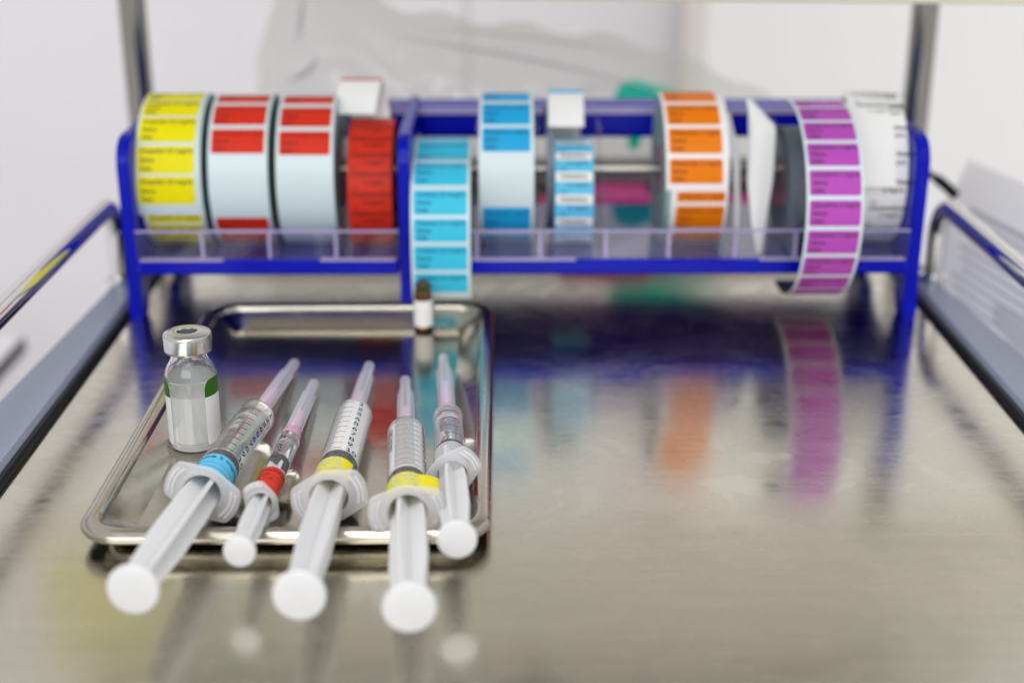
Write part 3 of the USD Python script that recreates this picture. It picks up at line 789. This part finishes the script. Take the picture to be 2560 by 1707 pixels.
    # needle cap and hub
    hub = [(.0450, .0), (.0450, .0016), (.0520, .0022), (.0530, .0026), (sh - .0085, .0028), (sh - .0075, .0040 if r < .006 else .0036), (sh - .0025, .0044 if r < .006 else .0038), (sh - .0020, .0030), (sh - .0020, 0)]
    part(t, 'needle_hub', lathe(F, hub, 36), M['hub'], 35)
    cp = [(0, 0), (.0004, .0016), (.0014, .0024), (.0030, .0027), (.0200, .0028), (.0208, .0033), (.0400, .0034), (.0560, .0036), (sh - .0100, .0038), (sh - .0095, .0034)]
    cap = part(t, 'needle_cap', lathe(F, cp, 36), M['sheath'], 35)
    for a_ in (0, 60, 120, 180, 240, 300):
        q = math.radians(a_)
        part(cap, 'cap_rib', tube(F(np.array([.0034, .0036, .0037]) * math.cos(q), np.array([.0034, .0036, .0037]) * math.sin(q), np.array([.0215, .042, sh - .0102])), .00028, 6), M['sheath'], 50)
    part(t, 'needle', tube(F(np.zeros(3), np.zeros(3), np.array([.0080, .03, .0455])), .00055, 10), M['needle'], 50)
    # printed scale
    rp = r + .00013
    pit = (ga - sh - .0025) / (ml * 1.0)
    V, Fq, k = [], [], 0
    a_hi, a_maj, a_min = lines_at
    for i in range(1, int(ml * minor) + 1):
        tt = sh + .0015 + pit * i / minor
        big = i % minor == 0
        A = np.radians(np.linspace(a_hi, a_maj if big else a_min, 14)); hw = .00021 if big else .00015
        V.append(F(rp * np.cos(A), rp * np.sin(A), np.full(14, tt - hw))); V.append(F(rp * np.cos(A), rp * np.sin(A), np.full(14, tt + hw)))
        Fq += [(k + j, k + j + 1, k + 15 + j, k + 14 + j) for j in range(13)]; k += 28
    part(t, 'printed_scale', (np.vstack(V), np.array(Fq)), M[ink], False, kind='stuff')
    if digits_at is not None:
        vs, fs, k = [], [], 0
        hh = min(.0033, pit * .68)
        for i in range(1, int(ml) + 1):
            v_, f2_ = text2d(str(i), hh, True)
            A = math.radians(digits_at) - v_[:, 0] / rp; tt = sh + .0015 + pit * i + hh * .45 - v_[:, 1]
            vs.append(F(rp * np.cos(A), rp * np.sin(A), tt)); fs.append(f2_ + k); k += len(v_)
        part(t, 'printed_numbers', (np.vstack(vs), np.vstack(fs)), M[ink], False)
    if single_at is not None:
        ang0, t0, hh = single_at
        v_, f2_ = text2d('SINGLE USE ONLY', hh, True)
        A = math.radians(ang0) - v_[:, 1] / rp
        part(t, 'printed_words', (F(rp * np.cos(A), rp * np.sin(A), sh + t0 + v_[:, 0]), f2_), M[ink], False)
    if lab_mat:
        rl = r + .00022
        A = np.radians(np.linspace(lab_arc[0], lab_arc[1], 60)); tt = np.linspace(la, fl - .0016, 8)
        AA, TT = np.meshgrid(A, tt, indexing='ij')
        RR = rl + 0 * AA
        if tail:       # the free end of the label stands off the barrel as a flag
            off = np.clip((np.arange(60) - 46) / 13, 0, 1)[:, None]
            RR = RR + off ** 1.5 * .0048
        lp_ = part(t, 'label', grid(F(RR * np.cos(AA), RR * np.sin(AA), TT)), M[lab_mat], True)
        for s, hh, a0_, dt, bd in lab_print or ():
            v_, f2_ = text2d(s, hh, bd)
            B = math.radians(a0_) - v_[:, 0] / (rl + .0001)
            part(lp_, 'print', (F((rl + .0001) * np.cos(B), (rl + .0001) * np.sin(B), la + dt - v_[:, 1]), f2_), M[print_ink], False)
    return t, F

syringe('large syringe with a sky-blue label, leftmost in the tray beside the vial', (-103.4, 662.1, 4.2), (-120.8, 407.0, 23.5), 8, 80.6, 144.3, 151.4, 172.0, -27, (50, 140), 10, 'water', (128, 52, 72), (158, .010, .0026), 30,
        'sblue', (205, -25), [('Morphine 1 mg/ml', .0025, 186, .0044, True), ('AN/HN ..................', .0020, 178, .0090, True), ('4.TW ..................', .0020, 160, .0132, True)], print_ink='navyink')
syringe('thin small syringe with a red label, second from the left in the tray', (-90.6, 635.3, 4.2), (-92.5, 442.3, 18.0), 4.9, 79.4, 108.0, 123.8, 148.8, -67, (50, 140), 1.4, 'water', (84, 22, 30), (116, .002, .0026), None,
        'red', (220, -35), [('Succinylcholine', .0025, 218, .0046, True), ('AN/HN ......', .0018, 170, .0090, True), ('4.TW ......', .0018, 130, .0132, True)], minor=12, sc=.75, print_ink='darkred', gl=.0036)
syringe('large milky syringe with black numbers facing up and a yellow label, middle of the five', (-66.1, 658.5, 4.2), (-66.0, 402.8, 23.5), 8, 74.8, 140.6, 150.2, 172.2, 17, (40, 130), 10, 'milk', (150, 82, 112), None, 70,
        'yellow', (190, 32), [('Propofol', .0025, 165, .0042, True), ('1% 20 ml', .0023, 165, .0084, True), ('10 mg/ml', .0025, 150, .0126, True)], print_ink='blueink')
syringe('large milky syringe with a yellow label whose free end sticks out to the right', (-47.2, 639.2, 4.2), (-29.9, 395.1, 23.5), 8, 76.4, 137.4, 145.6, 166.4, 5, (28, 118), 10, 'milk', (126, 50, 66), (150, .012, .0021), 38,
        'yellow', (195, 22), [('Propofol', .0025, 150, .0044, True), ('1% 20 ml', .0023, 140, .0088, True), ('10 mg/ml', .0025, 130, .0130, True)], print_ink='blueink', tail=True)
t5, F5 = syringe('medium clear syringe with bubbles in its liquid, rightmost in the tray', (-30.0, 669.4, 4.2), (-16.1, 443.1, 22.0), 6.5, 92.0, 139.2, 146.8, 163.0, 40, (25, 115), 4.6, 'water', (125, 50, 50), None, 30, 'red', (28, -60), None, minor=1, sc=.9, gl=.0030)
A = np.radians(np.linspace(200, 30, 50)); AA, TT = np.meshgrid(A, np.linspace(.1435, .1615, 8), indexing='ij')
part(t5, 'clear_label', grid(F5(.00672 * np.cos(AA), .00672 * np.sin(AA), TT)), M['frost'], True)
for a_, tt, rr in ((104, 114, .8), (100, 117, .6), (112, 121, .55), (88, 128, .9), (96, 126.5, .5), (108, 125, .4), (92, 132, .6), (118, 116, .35)):
    q = math.radians(a_); s5 = trimesh.creation.icosphere(2, rr / 1000); s5.apply_translation(F5(.0052 * math.cos(q), .0052 * math.sin(q), tt / 1000))
    part(t5, 'bubble', s5, M['glass'] if False else M['sheath'], 60)

# ------------------------------------------------------------------ things behind the dispenser
def pillow(x0, x1, y0, zt, z0, depth, seed, nx=60, nz=36):
    u = np.linspace(0, 1, nx); v = np.linspace(0, 1, nz)
    U, W = np.meshgrid(u, v, indexing='ij')
    top = zt(u)[:, None]
    X = x0 + U * (x1 - x0) + .006 * (meshkit.fbm(np.stack([U * 5, W * 5, 0 * U], -1), 3, seed) - .5)
    Z = z0 + W * (top - z0)
    bul = (np.sin(np.pi * np.clip(U, .0, 1)) ** .5) * (np.sin(np.pi * W) ** .6)
    wr = meshkit.fbm(np.stack([U * 9 + W * 4, W * 5 - U * 3, 0 * U + seed], -1), 4, seed) - .5
    front = y0 - depth * .5 * bul - .018 * wr * np.minimum(1, bul * 2)
    back = y0 + .002 + depth * .5 * bul
    return grid(np.stack([X, front, Z], -1)), grid(np.stack([X, back, Z], -1)[::-1])
bag = thing('plastic_bag', 'crumpled clear plastic bag standing behind the dispenser', 'bag', (.02, 1.02, 0))
zt = lambda u: np.interp(u, [0, .06, .14, .3, .5, .72, .86, 1.0], [.095, .150, .158, .128, .119, .108, .092, .066]) + .003 * np.sin(u * 40)
f_m, b_m = pillow(-.178, .198, 1.03, zt, .0008, .085, 3)
part(bag, 'front_film', f_m, M['bag'], True)
part(bag, 'back_film', b_m, M['bag'], True)
def crease_highlight(a, b, c, d_, rad):
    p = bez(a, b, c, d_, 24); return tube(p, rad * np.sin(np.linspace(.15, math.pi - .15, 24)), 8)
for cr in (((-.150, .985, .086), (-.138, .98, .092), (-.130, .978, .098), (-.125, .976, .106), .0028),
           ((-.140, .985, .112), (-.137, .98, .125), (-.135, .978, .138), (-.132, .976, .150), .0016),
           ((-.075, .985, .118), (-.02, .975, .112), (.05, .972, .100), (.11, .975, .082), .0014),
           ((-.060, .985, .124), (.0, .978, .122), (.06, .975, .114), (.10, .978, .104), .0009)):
    part(bag, 'crease_highlight', crease_highlight(*cr), M['white'], 50)  # white tubes stand in for bright highlights on the film
gt = thing('green_device', 'emerald green plastic piece inside the clear bag', 'medical device', (.11, .995, .03))
hs = []
for x_, z_, r_b in ((.088, .082, .0130), (.086, .070, .012), (.115, .077, .0095), (.150, .066, .006), (.140, .060, .006)):
    q_ = trimesh.creation.icosphere(2, r_b); q_.apply_translation((x_ * 1.044, .995, .26 - (.26 - z_) * 1.044)); hs.append(q_)
part(gt, 'body', join(*hs).convex_hull, M['greenc'], True)
part(gt, 'stem', tube([(.100, .995, .060), (.094, .995, .047), (.093, .995, .038)], [.006, .0055, .0035], 16), M['greenc'], 50)
dr = thing('added_drape', 'grey-green folded drape added along the back edge to darken the tone under the rack', 'drape', (.01, .945, 0))  # added so the steel under the rack mirrors a darker tone
part(dr, 'lower_fold', box(-.198, .228, .9352, .9545, .0006, .0210, .004), M['drape'], False)
part(dr, 'upper_fold', box(-.192, .222, .9362, .9540, .0212, .0420, .005), M['drape'], False)
pk = thing('pink_pack', 'magenta wrapped pack lying behind the dispenser', 'pack', (.10, .905, 0))
part(pk, 'wrap', box(.036, .098, .884, .934, .0006, .0290, .004), M['pinkc'], False)
part(pk, 'side_fold', box(.0985, .112, .888, .930, .0006, .0255, .003), M['pinkc'], False)
part(pk, 'tail_pack', box(.1125, .205, .890, .928, .0006, .0240, .005), M['pinkc'], False)
part(pk, 'end_flap', box(.022, .0355, .892, .925, .0006, .0230, .003), M['pinkc'], False)

# ------------------------------------------------------------------ papers at the right
def sheet(a, b, c, d_, bow, n=16):
    """a-b top edge, d-c bottom edge, bowed towards the viewer"""
    a, b, c, d_ = map(np.asarray, (a, b, c, d_)); u = np.linspace(0, 1, n)
    G = np.zeros((n, n, 3))
    for i, q in enumerate(u):
        l_, r2 = a + (d_ - a) * q, b + (c - b) * q
        G[i] = l_ + u[:, None] * (r2 - l_) + np.asarray(bow) * (math.sin(math.pi * q))
    return G
G = sheet((.318, .950, .040), (.362, .735, .040), (.330, .680, -.050), (.272, .885, -.034), (-.003, -.002, .002))
pap = thing('printed_sheet', 'white sheet with a grey printed table leaning outside the right rail', 'paper sheet', (.33, .85, 0))
part(pap, 'page', slab(G, (0, -1, 0), .0004), M['sheet'], True)
nrm = np.cross(G[0, -1] - G[0, 0], G[-1, 0] - G[0, 0]); nrm /= np.linalg.norm(nrm); nrm *= np.sign(nrm @ (np.array([0, 0, CAM_H]) - G[8, 8]))
def onsheet(u0, u1, v0, v1):
    a_ = lambda u, v: G[int(round(v * 15)), 0] + (G[int(round(v * 15)), -1] - G[int(round(v * 15)), 0]) * u
    def pt(u, v):
        i = v * 15; k0 = int(min(14, math.floor(i))); q = i - k0
        j = u * 15; k1 = int(min(14, math.floor(j))); w = j - k1
        return (1 - q) * ((1 - w) * G[k0, k1] + w * G[k0, k1 + 1]) + q * ((1 - w) * G[k0 + 1, k1] + w * G[k0 + 1, k1 + 1])
    UU = np.linspace(u0, u1, 12)
    return grid(np.array([[pt(u, v0) + nrm * .0004 for u in UU], [pt(u, (v0 + v1) / 2) + nrm * .0004 for u in UU], [pt(u, v1) + nrm * .0004 for u in UU]]))
rows = [onsheet(.12, .96, .30, .335)]
for i in range(9): rows.append(onsheet(.14 + .02 * (i % 3), .60 + .3 * ((i * 37 % 10) / 10), .37 + i * .062, .39 + i * .062))
part(pap, 'print', join(*rows), M['print'], False, kind='stuff')
for i, (dx, dz, y_, lab) in enumerate(((.0, -.01, .0, 'clear document sleeve nearest the right rail'), (.012, -.02, -.02, 'clear document sleeve below the printed sheet, farther out'))):
    G2 = sheet((.288 + dx, .90 + y_, -.012 + dz), (.330 + dx, .66 + y_, -.005 + dz), (.345 + dx, .60 + y_, -.12), (.285 + dx, .88 + y_, -.12), (-.006 - .003 * i, 0, .004))
    W = meshkit.fbm(np.stack([np.linspace(0, 4, 16)[:, None] + 0 * G2[..., 0], np.linspace(0, 3, 16)[None, :] + 0 * G2[..., 0], 0 * G2[..., 0] + i], -1), 3, 5 + i) - .5
    G2 = G2 + W[..., None] * np.array([.012, 0, .006])
    single('document_sleeve', slab(G2, (0, -1, 0), .0004), M['sleeve'], lab, 'document sleeve', True)
cb = thing('black_clip_cable', 'short black cable with a beige clip sticking out behind the right end panel', 'cable', (.28, .86, .05))
part(cb, 'cable', tube(bez((.258, .88, .052), (.268, .872, .050), (.277, .868, .044), (.284, .864, .036), 16), [.0022] * 8 + [.0032] * 8, 10), M['rubber'], 50)
part(cb, 'clip', tube([(.250, .882, .058), (.262, .876, .054), (.268, .873, .0525)], .0026, 10), M['beige'], 50)
